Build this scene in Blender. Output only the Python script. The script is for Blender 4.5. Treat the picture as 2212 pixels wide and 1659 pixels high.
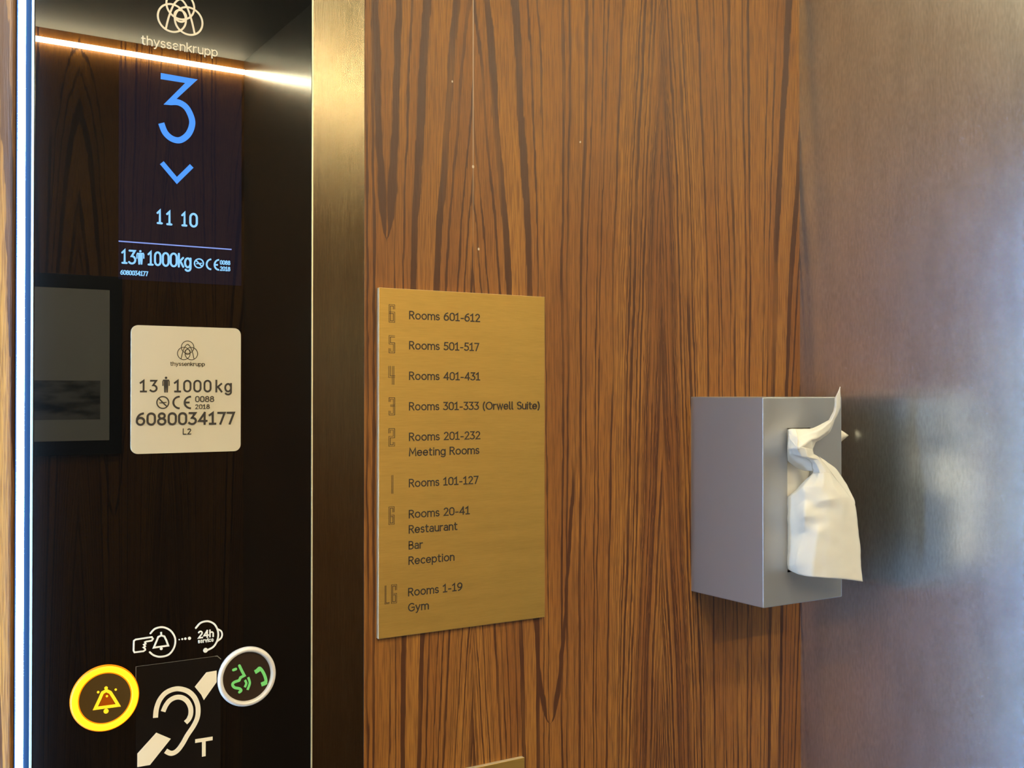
import bpy, bmesh, math, random
from mathutils import Vector, Matrix
random.seed(7)
sc = bpy.context.scene
col = sc.collection
for o in list(bpy.data.objects):
    bpy.data.objects.remove(o)

# ------------------------------------------------------------------ camera, world, exposure
D, ZC = 0.95, 1.45                     # camera distance from the panelled wall, camera height
F, YAW, PITCH = 2291.6, math.radians(31.761), math.radians(0.486)
cam = bpy.data.objects.new('camera', bpy.data.cameras.new('camera'))
col.objects.link(cam)
cam.location = (0, -D, ZC)
cam.rotation_euler = (math.pi / 2 + PITCH, 0, -YAW)
cam.data.sensor_fit = 'HORIZONTAL'
cam.data.sensor_width = 36.0
cam.data.lens = 36.0 * F / 2212.0
cam.data.clip_start = 0.01
sc.camera = cam

world = bpy.data.worlds.new('world')
sc.world = world
world.use_nodes = True
world.node_tree.nodes['Background'].inputs[0].default_value = (0, 0, 0, 1)
sc.view_settings.view_transform = 'Standard'
sc.view_settings.look = 'None'
sc.view_settings.gamma = 1.0
sc.view_settings.use_curve_mapping = False
sc.view_settings.exposure = 0.22

COVE_COLOR, COVE_POWER, COVE_NEAR = (1.0, 0.89, 0.56), 175.0, 265.0      # warm cove strips at the top of the long walls
EDGE_COLOR, EDGE_POWER = (0.34, 0.60, 1.0), 60.0      # cool vertical strip beside the control panel
DOWN_COLOR, DOWN_POWER = (1.0, 0.88, 0.58), 285.0     # two unseen warm downlights, added mid ceiling to help light the wall
SIDE_FILL_COLOR, SIDE_FILL_POWER = (0.50, 0.72, 1.0), 14.0    # cool fill added out of view on the left, behind the added doorway

side_fill = bpy.data.objects.new('lobby_daylight', bpy.data.lights.new('lobby_daylight', 'AREA'))
col.objects.link(side_fill)
side_fill.location = (-1.25, -0.42, 1.25)
side_fill.rotation_euler = (0, -math.pi / 2, 0)
side_fill.data.shape = 'RECTANGLE'; side_fill.data.size = 2.2; side_fill.data.size_y = 0.75
side_fill.data.color = SIDE_FILL_COLOR; side_fill.data.energy = SIDE_FILL_POWER

_fw = Vector((math.sin(YAW) * math.cos(PITCH), math.cos(YAW) * math.cos(PITCH), math.sin(PITCH)))
_rt = Vector((math.cos(YAW), -math.sin(YAW), 0))
_up = _rt.cross(_fw)
CAM = Vector((0, -D, ZC))


def at(px, py, y=0.0):
    """Photo measurement -> point on the plane at distance y from the panelled wall."""
    d = _fw + _rt * ((px - 1106) / F) + _up * ((829.5 - py) / F)
    t = (y - CAM.y) / d.y
    return CAM + d * t


# ------------------------------------------------------------------ helpers
def tag(o, label=None, cat=None, group=None, kind=None):
    if label: o['label'] = label
    if cat: o['category'] = cat
    if group: o['group'] = group
    if kind: o['kind'] = kind
    return o


def link(name, me, mat=None, parent=None):
    o = bpy.data.objects.new(name, me)
    col.objects.link(o)
    if mat is not None: me.materials.append(mat)
    if parent is not None:
        o.parent = parent
        o.matrix_parent_inverse = parent_inv(parent)
    return o


def parent_inv(p):
    return Matrix.Translation(-p.location) if p.type == 'EMPTY' else Matrix.Identity(4)


def empty(name, loc, label, cat, group=None):
    o = bpy.data.objects.new(name, None)
    col.objects.link(o)
    o.location = loc
    o.empty_display_size = 0.03
    return tag(o, label, cat, group)


def bm_obj(name, bm, mat, parent=None, smooth=False):
    me = bpy.data.meshes.new(name)
    bmesh.ops.recalc_face_normals(bm, faces=bm.faces[:])
    bm.to_mesh(me)
    bm.free()
    if smooth:
        for p in me.polygons: p.use_smooth = True
    return link(name, me, mat, parent)


def box_bm(bm, x0, x1, y0, y1, z0, z1, bevel=0.0, seg=2):
    vs = [bm.verts.new(p) for p in ((x0, y0, z0), (x1, y0, z0), (x1, y1, z0), (x0, y1, z0),
                                    (x0, y0, z1), (x1, y0, z1), (x1, y1, z1), (x0, y1, z1))]
    fs = [bm.faces.new([vs[i] for i in f]) for f in ((0, 1, 2, 3), (4, 7, 6, 5), (0, 4, 5, 1), (1, 5, 6, 2), (2, 6, 7, 3), (3, 7, 4, 0))]
    if bevel:
        es = list({e for f in fs for e in f.edges})
        bmesh.ops.bevel(bm, geom=es, offset=bevel, segments=seg, affect='EDGES', profile=0.5)


def box(name, x0, x1, y0, y1, z0, z1, mat, parent=None, bevel=0.0, seg=2):
    bm = bmesh.new()
    box_bm(bm, x0, x1, y0, y1, z0, z1, bevel, seg)
    return bm_obj(name, bm, mat, parent)


class Flat:
    """Thin raised shapes on an upright plane: points are (x, z), y from yb (back) to yf (front)."""
    def __init__(s, yb, yf):
        s.bm = bmesh.new(); s.yb = yb; s.yf = yf

    def px(s, pts):
        r = []
        for p in pts:
            v = at(p[0], p[1], s.yb)
            r.append((v.x, v.z))
        return r

    def poly(s, pts):
        s.yf -= 0.000012              # each stroke a hair further out, so crossings stay clean
        f = [s.bm.verts.new((p[0], s.yf, p[1])) for p in pts]
        b = [s.bm.verts.new((p[0], s.yb, p[1])) for p in pts]
        s.bm.faces.new(f)
        n = len(pts)
        for i in range(n):
            s.bm.faces.new((f[i], f[(i + 1) % n], b[(i + 1) % n], b[i]))

    def strip(s, L, R, closed=False):
        s.yf -= 0.000012
        n = len(L)
        fl = [s.bm.verts.new((p[0], s.yf, p[1])) for p in L]
        fr = [s.bm.verts.new((p[0], s.yf, p[1])) for p in R]
        bl = [s.bm.verts.new((p[0], s.yb, p[1])) for p in L]
        br = [s.bm.verts.new((p[0], s.yb, p[1])) for p in R]
        for i in range(n if closed else n - 1):
            j = (i + 1) % n
            s.bm.faces.new((fl[i], fl[j], fr[j], fr[i]))
            s.bm.faces.new((fl[i], bl[i], bl[j], fl[j]))
            s.bm.faces.new((fr[i], fr[j], br[j], br[i]))
        if not closed:
            s.bm.faces.new((fl[0], fr[0], br[0], bl[0]))
            s.bm.faces.new((fl[-1], bl[-1], br[-1], fr[-1]))

    def disc(s, c, rx, rz=None, n=24):
        rz = rz or rx
        s.poly([(c[0] + rx * math.cos(2 * math.pi * i / n), c[1] + rz * math.sin(2 * math.pi * i / n)) for i in range(n)])

    def stroke(s, pts, w, closed=False, cap='square'):
        P = [Vector((p[0], p[1])) for p in pts]
        Q = [P[0]]
        for p in P[1:]:
            if (p - Q[-1]).length > 1e-7: Q.append(p)
        if closed and (Q[0] - Q[-1]).length < 1e-7: Q.pop()
        n = len(Q)
        if n < 2: return
        h = w / 2
        if not closed and cap == 'square':
            Q[0] = Q[0] - (Q[1] - Q[0]).normalized() * h
            Q[-1] = Q[-1] + (Q[-1] - Q[-2]).normalized() * h
        L, R = [], []
        for i in range(n):
            a = Q[i - 1] if (i > 0 or closed) else None
            b = Q[(i + 1) % n] if (i < n - 1 or closed) else None
            d0 = (Q[i] - a).normalized() if a is not None else None
            d1 = (b - Q[i]).normalized() if b is not None else None
            if d0 is None: d0 = d1
            if d1 is None: d1 = d0
            t = d0 + d1
            if t.length < 1e-4: t = d1.copy()
            t.normalize()
            nn = Vector((-t.y, t.x))
            k = max(0.45, abs(nn.dot(Vector((-d1.y, d1.x)))))
            L.append(Q[i] + nn * (h / k)); R.append(Q[i] - nn * (h / k))
        s.strip(L, R, closed)
        if not closed and cap == 'round':
            for c in (Q[0], Q[-1]): s.disc((c.x, c.y), h, n=10)
            for c in Q[1:-1]: pass

    def pstroke(s, pts, wpx, closed=False, cap='square', smooth=False):
        q = catmull(pts, closed) if smooth else pts
        c = pts[0]
        w = abs(at(c[0], c[1], s.yb).z - at(c[0], c[1] + wpx, s.yb).z)
        s.stroke(s.px(q), w, closed, cap)

    def ppoly(s, pts): s.poly(s.px(pts))

    def pdisc(s, cx, cy, rpx):
        c = at(cx, cy, s.yb); r = abs(c.z - at(cx, cy + rpx, s.yb).z)
        s.disc((c.x, c.z), r)

    def obj(s, name, mat, parent=None):
        return bm_obj(name, s.bm, mat, parent)


def catmull(pts, closed=False, k=6):
    out = []
    n = len(pts)
    for i in range(n if closed else n - 1):
        p1 = pts[i]; p2 = pts[(i + 1) % n]
        p0 = pts[i - 1] if (i > 0 or closed) else p1
        p3 = pts[(i + 2) % n] if (i + 2 < n or closed) else p2
        for j in range(k):
            t = j / k
            out.append(tuple(0.5 * (2 * p1[a] + (p2[a] - p0[a]) * t + (2 * p0[a] - 5 * p1[a] + 4 * p2[a] - p3[a]) * t * t
                                    + (3 * p1[a] - p0[a] - 3 * p2[a] + p3[a]) * t ** 3) for a in (0, 1)))
    if not closed: out.append(tuple(pts[-1]))
    return out


# ------------------------------------------------------------------ stroke lettering (cap height 1)
def A(cx, cy, rx, ry, a0, a1):
    n = max(4, int(abs(a1 - a0) / 15))
    return [(cx + rx * math.cos(math.radians(a0 + (a1 - a0) * i / n)), cy + ry * math.sin(math.radians(a0 + (a1 - a0) * i / n))) for i in range(n + 1)]


X = 0.70


def hump(x0, w): return [(x0, 0.40)] + A(x0 + w / 2, 0.46, w / 2, 0.24, 180, 0) + [(x0 + w, 0)]


GLY = {   # width, list of (points, closed)
    '0': (.52, [(A(.26, .70, .26, .30, 0, 180) + A(.26, .30, .26, .30, 180, 360), 1)]),
    '1': (.42, [([(.0, .80), (.23, 1), (.23, 0)], 0), ([(.02, 0), (.42, 0)], 0)]),
    '2': (.50, [(A(.24, .73, .23, .27, 155, -30) + [(.02, 0), (.50, 0)], 0)]),
    '3': (.48, [([(.02, 1), (.44, 1), (.20, .58), (.24, .58)] + A(.20, .29, .28, .29, 80, -140), 0)]),
    '4': (.56, [([(.42, 0), (.42, 1)], 0), ([(.42, 1), (.0, .27), (.56, .27)], 0)]),
    '5': (.48, [([(.44, 1), (.09, 1), (.06, .57)] + A(.21, .30, .27, .30, 110, -140), 0)]),
    '6': (.52, [(A(.26, .31, .26, .31, 0, 360), 1), ([(.0, .33)] + A(.46, .36, .46, .64, 180, 95), 0)]),
    '7': (.48, [([(.0, 1), (.48, 1), (.16, 0)], 0)]),
    '8': (.52, [(A(.26, .77, .21, .23, 0, 360), 1), (A(.26, .27, .26, .27, 0, 360), 1)]),
    '9': (.52, [(A(.26, .69, .26, .31, 0, 360), 1), ([(.52, .67)] + A(.06, .64, .46, .64, 0, -85), 0)]),
    '-': (.34, [([(.04, .34), (.30, .34)], 0)]),
    ' ': (.22, []),
    '(': (.20, [(A(.42, .42, .40, .74, 128, 232), 0)]),
    ')': (.20, [(A(-.22, .42, .40, .74, 52, -52), 0)]),
    'R': (.52, [([(0, 0), (0, 1), (.24, 1)] + A(.24, .76, .24, .24, 90, -90) + [(0, .52)], 0), ([(.22, .52), (.52, 0)], 0)]),
    'M': (.74, [([(0, 0), (.06, 1), (.37, .30), (.68, 1), (.74, 0)], 0)]),
    'O': (.78, [(A(.39, .5, .39, .5, 0, 360), 1)]),
    'S': (.50, [(A(.25, .755, .24, .245, 35, 255) + A(.25, .26, .25, .26, 80, -140), 0)]),
    'B': (.50, [([(0, .53), (0, 1), (.22, 1)] + A(.22, .765, .22, .235, 90, -90) + [(0, .53), (0, 0), (.23, 0)] + A(.23, .265, .27, .265, -90, 90) + [(0, .53)], 0)]),
    'G': (.66, [(A(.36, .5, .36, .5, 50, 325) + [(.66, .20), (.66, .47), (.40, .47)], 0)]),
    'L': (.42, [([(0, 1), (0, 0), (.42, 0)], 0)]),
    'T': (.60, [([(0, 1), (.60, 1)], 0), ([(.30, 1), (.30, 0)], 0)]),
    'C': (.55, [(A(.5, .5, .5, .5, 90, 270), 0)]),
    'o': (.54, [(A(.27, .35, .27, .35, 0, 360), 1)]),
    'm': (.80, [([(0, 0), (0, X)], 0), (hump(0, .40), 0), (hump(.40, .40), 0)]),
    'n': (.44, [([(0, 0), (0, X)], 0), (hump(0, .44), 0)]),
    'h': (.44, [([(0, 0), (0, 1.0)], 0), (hump(0, .44), 0)]),
    'r': (.28, [([(0, 0), (0, X)], 0), ([(0, .40)] + A(.24, .44, .24, .25, 180, 80), 0)]),
    'u': (.44, [([(0, X)] + A(.22, .24, .22, .24, 180, 360) + [(.44, X)], 0), ([(.44, .24), (.44, 0)], 0)]),
    's': (.36, [(A(.18, .525, .17, .175, 40, 260) + A(.18, .178, .18, .178, 80, -145), 0)]),
    'e': (.50, [([(.0, .36), (.50, .36)] + A(.25, .35, .25, .35, 0, 315), 0)]),
    't': (.30, [([(.10, .92)] + A(.24, .14, .14, .14, 180, 290), 0), ([(0, X), (.29, X)], 0)]),
    'i': (.06, [([(.03, 0), (.03, X)], 0), ([(.03, .93), (.03, .95)], 0)]),
    'l': (.14, [([(.03, 1.02)] + A(.13, .10, .10, .10, 180, 270), 0)]),
    'a': (.44, [(A(.22, .48, .20, .22, 140, 0) + [(.42, 0)], 0), ([(.42, .40), (.20, .40)] + A(.20, .20, .20, .20, 90, 270) + [(.42, .06)], 0)]),
    'c': (.44, [(A(.26, .35, .26, .35, 50, 310), 0)]),
    'p': (.50, [([(0, X), (0, -.28)], 0), (A(.25, .35, .25, .35, 0, 360), 1)]),
    'g': (.50, [(A(.25, .35, .25, .35, 0, 360), 1), ([(.50, X), (.50, -.05)] + A(.25, -.05, .25, .23, 0, -140), 0)]),
    'y': (.46, [([(0, X), (.23, .02)], 0), ([(.46, X), (.18, -.14)] + A(.05, -.10, .13, .18, -20, -95), 0)]),
    'k': (.42, [([(0, 0), (0, 1)], 0), ([(.40, X), (.02, .34)], 0), ([(.13, .44), (.42, 0)], 0)]),
    'w': (.70, [([(0, X), (.18, 0), (.35, X), (.52, 0), (.70, X)], 0)]),
    'v': (.44, [([(0, X), (.22, 0), (.44, X)], 0)]),
}


def write(fl, s, xl, yb, xr, cap, wt=0.13, gap=0.20, cap_style='square', yr=None):
    """Letter s between the measured columns xl..xr, baseline yb, cap height cap (all photo measurements)."""
    p0 = at(xl, yb, fl.yb); p1 = at(xr, yb if yr is None else yr, fl.yb)
    H = at(xl, yb - cap, fl.yb).z - p0.z
    nat = sum(GLY[c][0] for c in s) + gap * (len(s) - 1) + wt
    sx = (p1.x - p0.x) / nat
    x = wt / 2
    for c in s:
        w, st = GLY[c]
        for pts, closed in st:
            q = [(p0.x + sx * (x + a), p0.z + H * (wt / 2 + b * (1 - wt))) for a, b in pts]
            fl.stroke(q, wt * H * 0.92, bool(closed), cap_style)
        x += w + gap


# ------------------------------------------------------------------ materials
def nmat(name):
    m = bpy.data.materials.new(name)
    m.use_nodes = True
    nt = m.node_tree
    b = nt.nodes['Principled BSDF']
    return m, nt, b


def simple(name, c, rough=0.5, metal=0.0, spec=0.5, emit=None, strength=0.0, coat=0.0):
    m, nt, b = nmat(name)
    b.inputs['Base Color'].default_value = (*c, 1)
    b.inputs['Roughness'].default_value = rough
    b.inputs['Metallic'].default_value = metal
    b.inputs['Specular IOR Level'].default_value = spec
    b.inputs['Coat Weight'].default_value = coat
    if emit:
        b.inputs['Emission Color'].default_value = (*emit, 1)
        b.inputs['Emission Strength'].default_value = strength
    return m


class E:
    """Tiny expression builder on top of Math nodes."""
    def __init__(s, nt, sock): s.nt = nt; s.s = sock

    def op(s, name, *o, clamp=False):
        n = s.nt.nodes.new('ShaderNodeMath'); n.operation = name; n.use_clamp = clamp
        for i, v in enumerate((s,) + o):
            if isinstance(v, E): s.nt.links.new(v.s, n.inputs[i])
            else: n.inputs[i].default_value = v
        return E(s.nt, n.outputs[0])

    def __add__(s, o): return s.op('ADD', o)
    def __sub__(s, o): return s.op('SUBTRACT', o)
    def __mul__(s, o): return s.op('MULTIPLY', o)
    def __truediv__(s, o): return s.op('DIVIDE', o)
    __radd__ = __add__
    __rmul__ = __mul__
    def abs(s): return s.op('ABSOLUTE')
    def pw(s, e): return s.op('POWER', e)

    def step(s, a, b):
        n = s.nt.nodes.new('ShaderNodeMapRange'); n.interpolation_type = 'SMOOTHSTEP'
        s.nt.links.new(s.s, n.inputs['Value'])
        n.inputs['From Min'].default_value = a; n.inputs['From Max'].default_value = b
        return E(s.nt, n.outputs['Result'])


def xyz(nt):
    tc = nt.nodes.new('ShaderNodeNewGeometry')
    sp = nt.nodes.new('ShaderNodeSeparateXYZ')
    nt.links.new(tc.outputs['Position'], sp.inputs[0])
    return E(nt, sp.outputs[0]), E(nt, sp.outputs[1]), E(nt, sp.outputs[2])


def noise3(nt, x, y, z, scale=1.0, detail=2.0, rough=0.5):
    c = nt.nodes.new('ShaderNodeCombineXYZ')
    for i, v in enumerate((x, y, z)):
        if isinstance(v, E): nt.links.new(v.s, c.inputs[i])
        else: c.inputs[i].default_value = v
    n = nt.nodes.new('ShaderNodeTexNoise')
    nt.links.new(c.outputs[0], n.inputs['Vector'])
    n.inputs['Scale'].default_value = scale; n.inputs['Detail'].default_value = detail; n.inputs['Roughness'].default_value = rough
    return E(nt, n.outputs['Fac'])


def noise1(nt, w, scale, detail=1.0, rough=0.5):
    n = nt.nodes.new('ShaderNodeTexNoise'); n.noise_dimensions = '1D'
    nt.links.new(w.s, n.inputs['W'])
    n.inputs['Scale'].default_value = scale; n.inputs['Detail'].default_value = detail; n.inputs['Roughness'].default_value = rough
    return E(nt, n.outputs['Fac'])


def mixc(nt, fac, a, b):
    n = nt.nodes.new('ShaderNodeMix'); n.data_type = 'RGBA'
    if isinstance(fac, E): nt.links.new(fac.s, n.inputs[0])
    else: n.inputs[0].default_value = fac
    for i, v in ((6, a), (7, b)):
        if isinstance(v, tuple): n.inputs[i].default_value = (*v, 1)
        else: nt.links.new(v, n.inputs[i])
    return n.outputs[2]


def mixf(nt, fac, a, b): return a + (b - a) * fac


def wood_material():
    """Lacquered, book-matched veneer with cathedral grain: dark rings over an orange brown ground."""
    m, nt, b = nmat('veneer')
    x, y, z0 = xyz(nt)
    z = z0 - ZC
    SEAM, LW = 0.541, 0.2507
    u = (x - SEAM).op('PINGPONG', LW)
    leaf = ((x - SEAM) / LW).op('FLOOR')
    zz = z + leaf * 0.013
    n1 = noise3(nt, u * 9.0, leaf * 0.15, zz * 2.2, 1.0, 2.0)
    n2 = noise3(nt, u * 60.0, leaf * 0.4, zz * 9.0, 1.0, 2.0, 0.6)
    n3 = noise3(nt, u * 300.0, leaf * 1.0, zz * 45.0, 1.0, 1.0)
    n4 = noise3(nt, x * 800.0, 0.0, z * 22.0, 1.0, 2.0, 0.6)
    f = u + (n4 - 0.5) * 0.0022 + zz * ((u - 0.11) * -0.40 + (u * -1.0 + 0.11).op('MAXIMUM', 0.0) * 0.42) + (n1 - 0.5) * 0.016 + (n2 - 0.5) * 0.0052 + (n3 - 0.5) * 0.0016
    la = noise1(nt, f + 3.1, 125.0, 1.5, 0.6).step(0.555, 0.60)
    lb = noise1(nt, f + 9.7, 230.0, 1.0, 0.5).step(0.525, 0.60)
    lc = noise1(nt, f + 1.3, 400.0, 1.0, 0.5).step(0.47, 0.62)
    fine = noise1(nt, f + 5.5, 760.0, 1.0, 0.5).step(0.40, 0.70)
    dark = mixf(nt, f.step(0.11, 0.15), la, lb)
    dark = dark.op('MAXIMUM', lc * f.step(0.165, 0.21) * 0.95)
    dark = dark.op('MAXIMUM', lc * f.step(0.035, -0.02) * 0.7)
    fade = noise3(nt, f * 60.0, leaf, zz * 5.0, 1.0, 2.0).step(0.30, 0.52) * 0.55 + 0.45
    dark = dark * fade
    dark = dark.op('MAXIMUM', fine * 0.22)

    def vee(xt, zt, a, w0, w1, top, taper):       # one explicit cathedral tip: two strands meeting at (xt, zt)
        wob = (noise3(nt, x * 40.0, 0.0, z * 22.0, 1.0, 2.0) - 0.5) * 0.007 + (n3 - 0.5) * 0.0025
        h = (z - zt)
        hp = h.op('MAXIMUM', 0.0)
        tgt = hp.pw(0.5) * a
        d = ((x - xt + wob).abs() - tgt).abs()
        w = w1 + (hp * (-38.0)).op('EXPONENT') * w0
        w = w * (h * (1.0 / taper) + 0.1).step(0.0, 1.0) + 0.0002
        k = (d / w).op('MULTIPLY', -1.0) + 1.0
        return k.step(0.0, 0.35) * h.step(-0.012, 0.004) * (h * -1.0 + top).step(0.0, 0.05)

    P = at(1188, 1563); Q = at(836, 515)
    dark = dark.op('MAXIMUM', vee(P.x, P.z - ZC, 0.058, 0.0045, 0.0024, 0.30, 0.03))
    dark = dark.op('MAXIMUM', vee(Q.x, Q.z - ZC, 0.026, 0.0110, 0.0042, 0.60, 0.06))
    dark = dark.op('MINIMUM', 1.0)
    pores = n4.step(0.44, 0.62)
    tone = noise1(nt, f + 2.0, 22.0, 1.0).step(0.35, 0.65)
    blot = noise3(nt, u * 14.0, leaf, z * 3.0, 1.0, 2.0).step(0.42, 0.66)
    c = mixc(nt, tone, (0.36, 0.150, 0.026), (0.265, 0.100, 0.017))
    c = mixc(nt, blot * 0.45, c, (0.17, 0.056, 0.012))
    c = mixc(nt, pores * 0.62, c, (0.125, 0.044, 0.011))
    c = mixc(nt, dark * 0.92, c, (0.055, 0.0165, 0.006))
    # pale chips in the lacquer along the veneer joint
    chips = None
    for px, py, rr in ((1022, 360, 0.0016), (1034, 538, 0.0013), (977, 176, 0.0011), (1253, 307, 0.0010), (1540 / 2.593 + 660, 795 / 2.593, 0.0010)):
        w = at(px, py)
        d = ((x - w.x).pw(2.0) + ((z0 - w.z) * 0.75).pw(2.0)).pw(0.5)
        k = d.step(rr, rr * 0.6)
        chips = k if chips is None else chips.op('MAXIMUM', k)
    top = at(1022, 105).z
    joint = (x - SEAM).abs().step(0.0007, 0.0003) * (z0 - top).step(-0.25, 0.01).op('MULTIPLY', 0.75)
    c = mixc(nt, chips.op('MAXIMUM', joint) * y.step(-0.2, -0.1), c, (0.62, 0.50, 0.38))
    nt.links.new(c, b.inputs['Base Color'])
    b.inputs['Roughness'].default_value = 0.42
    b.inputs['Specular IOR Level'].default_value = 0.38
    bp = nt.nodes.new('ShaderNodeBump')
    bp.inputs['Strength'].default_value = 0.12; bp.inputs['Distance'].default_value = 0.001
    nt.links.new((pores * -1.0).s, bp.inputs['Height'])
    nt.links.new(bp.outputs[0], b.inputs['Normal'])
    return m


def brushed(name, c, rough, axis, across, aniso=0.6, grain=0.25, freq=(700.0, 30.0), tint=0.10, vary=0.05):
    """Brushed metal; axis 'z' = upright brush lines, 'x' = level ones."""
    m, nt, b = nmat(name)
    x, y, z = xyz(nt)
    a, l = (x + y, z) if axis == 'z' else (z, x + y)
    n = noise3(nt, a * freq[0], 0.0, l * freq[1], 1.0, 3.0, 0.6)
    n2 = noise3(nt, a * freq[0] * 0.12, 3.0, l * freq[1] * 0.12, 1.0, 2.0)
    k = (n - 0.5) * 2.0 + (n2 - 0.5)
    cc = mixc(nt, (k * 0.5 + 0.5).step(0.1, 0.9), tuple(v * (1 - tint) for v in c), tuple(min(1, v * (1 + tint)) for v in c))
    nt.links.new(cc, b.inputs['Base Color'])
    nt.links.new((k * vary + rough).s, b.inputs['Roughness'])
    b.inputs['Metallic'].default_value = 1.0
    b.inputs['Anisotropic'].default_value = aniso
    t = nt.nodes.new('ShaderNodeCombineXYZ')
    for i in range(3): t.inputs[i].default_value = across[i]          # the way the brushed highlight spreads
    nt.links.new(t.outputs[0], b.inputs['Tangent'])
    if not grain: return m
    bp = nt.nodes.new('ShaderNodeBump')
    bp.inputs['Strength'].default_value = grain; bp.inputs['Distance'].default_value = 0.0004
    nt.links.new(n.s, bp.inputs['Height'])
    nt.links.new(bp.outputs[0], b.inputs['Normal'])
    return m


M = {}
M['wood'] = wood_material()
M['steel'] = brushed('brushed_steel', (0.68, 0.73, 0.75), 0.255, 'z', (0, 1, 0), 0.45, 0.0, (420.0, 110.0), 0.20, 0.008)
M['strip'] = brushed('brushed_strip', (0.19, 0.152, 0.098), 0.20, 'z', (1, 0, 0), 0.2, 0.25, (900.0, 40.0), 0.12)
M['brass'] = brushed('brushed_brass', (0.48, 0.295, 0.080), 0.54, 'x', (0, 0, 1), 0.4, 0.18, (1100.0, 50.0), 0.10)
M['bright_edge'] = simple('brightened_edge', (0.90, 0.78, 0.50), 0.45, 0.6)  # paler than the brass face: light on the plate edges painted in
M['box'] = simple('satin_grey_metal', (0.44, 0.44, 0.45), 0.40, 0.8)
M['glass'] = simple('black_glass', (0.003, 0.003, 0.003), 0.004, 0.0, 0.5)
M['screen'] = simple('display_glass', (0.003, 0.003, 0.004), 0.004, 0.0, 0.5, (0.10, 0.16, 0.50), 0.018)
M['blue'] = simple('display_blue', (0, 0, 0), 0.5, 0, 0.0, (0.08, 0.30, 0.95), 1.0)
M['pale_blue'] = simple('display_pale_blue', (0, 0, 0), 0.5, 0, 0.0, (0.26, 0.58, 1.0), 1.0)
M['line_blue'] = simple('display_line_blue', (0, 0, 0), 0.5, 0, 0.0, (0.26, 0.36, 0.85), 0.85)
M['print'] = simple('cream_print', (0.90, 0.79, 0.60), 0.6)
M['white_print'] = simple('white_print', (0.93, 0.91, 0.87), 0.6)
M['silver_print'] = simple('silver_print', (0.60, 0.55, 0.46), 0.5, 0.3)
M['ink'] = simple('dark_ink', (0.022, 0.015, 0.010), 0.6)
M['ink_soft'] = simple('engraved_line', (0.030, 0.018, 0.007), 0.6)
M['rating'] = simple('rating_plate_face', (0.56, 0.49, 0.36), 0.55)
M['film'] = simple('clear_sticker_film', (0.006, 0.006, 0.006), 0.10, 0, 0.5)
M['film_edge'] = simple('sticker_edge', (0.16, 0.14, 0.12), 0.4)
M['chrome'] = simple('satin_silver', (0.78, 0.70, 0.62), 0.5, 0.2)
M['alarm_face'] = simple('alarm_button_face', (0.05, 0.035, 0.012), 0.25, 0, 0.5, (0.35, 0.10, 0.0), 0.06)
M['amber'] = simple('lit_amber', (0.2, 0.1, 0), 0.4, 0, 0.2, (1.0, 0.72, 0.012), 1.6)
M['amber_rim'] = simple('lit_amber_rim', (0.2, 0.08, 0), 0.4, 0, 0.2, (1.0, 0.22, 0.0), 0.9)
M['amber_sign'] = simple('lit_amber_sign', (0.2, 0.1, 0), 0.4, 0, 0.2, (1.0, 0.62, 0.02), 1.1)
M['amber_dim'] = simple('lit_amber_inside', (0.1, 0.03, 0), 0.4, 0, 0.2, (0.42, 0.05, 0.0), 0.6)
M['call_face'] = simple('call_button_face', (0.030, 0.018, 0.012), 0.25)
M['green'] = simple('lit_green_sign', (0.05, 0.2, 0.04), 0.5, 0, 0.2, (0.20, 0.60, 0.15), 0.62)
M['metal_trim'] = simple('satin_aluminium', (0.010, 0.018, 0.032), 0.5, 1.0)
M['gasket'] = simple('grey_edge', (0.25, 0.26, 0.25), 0.45, 0.6)
M['edge_led'] = simple('cool_led', (0.9, 0.9, 0.9), 0.5, 0, 0.0, EDGE_COLOR, EDGE_POWER)
M['cove_led'] = simple('warm_led', (0.9, 0.9, 0.9), 0.5, 0, 0.0, COVE_COLOR, COVE_POWER)
M['added_down_lens'] = simple('added_lamp_lens', (0.9, 0.9, 0.9), 0.5, 0, 0.0, DOWN_COLOR, DOWN_POWER)
M['cove_led_near'] = simple('warm_led_near', (0.9, 0.9, 0.9), 0.5, 0, 0.0, COVE_COLOR, COVE_NEAR)
M['ceiling'] = simple('ceiling_paint', (0.20, 0.195, 0.185), 0.6)
M['floor'] = simple('dark_floor', (0.05, 0.045, 0.04), 0.6)
M['frame'] = simple('black_frame', (0.012, 0.012, 0.012), 0.4)
M['paper'] = simple('poster_paper', (0.75, 0.72, 0.66), 0.7)


def photo_material():
    m, nt, b = nmat('poster_picture')
    x, y, z = xyz(nt)
    n = noise3(nt, x * 9.0, 0.0, z * 30.0, 1.0, 4.0)
    c = mixc(nt, n.step(0.35, 0.65), (0.03, 0.03, 0.03), (0.35, 0.33, 0.31))
    nt.links.new(c, b.inputs['Base Color'])
    b.inputs['Roughness'].default_value = 0.6
    return m


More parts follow.
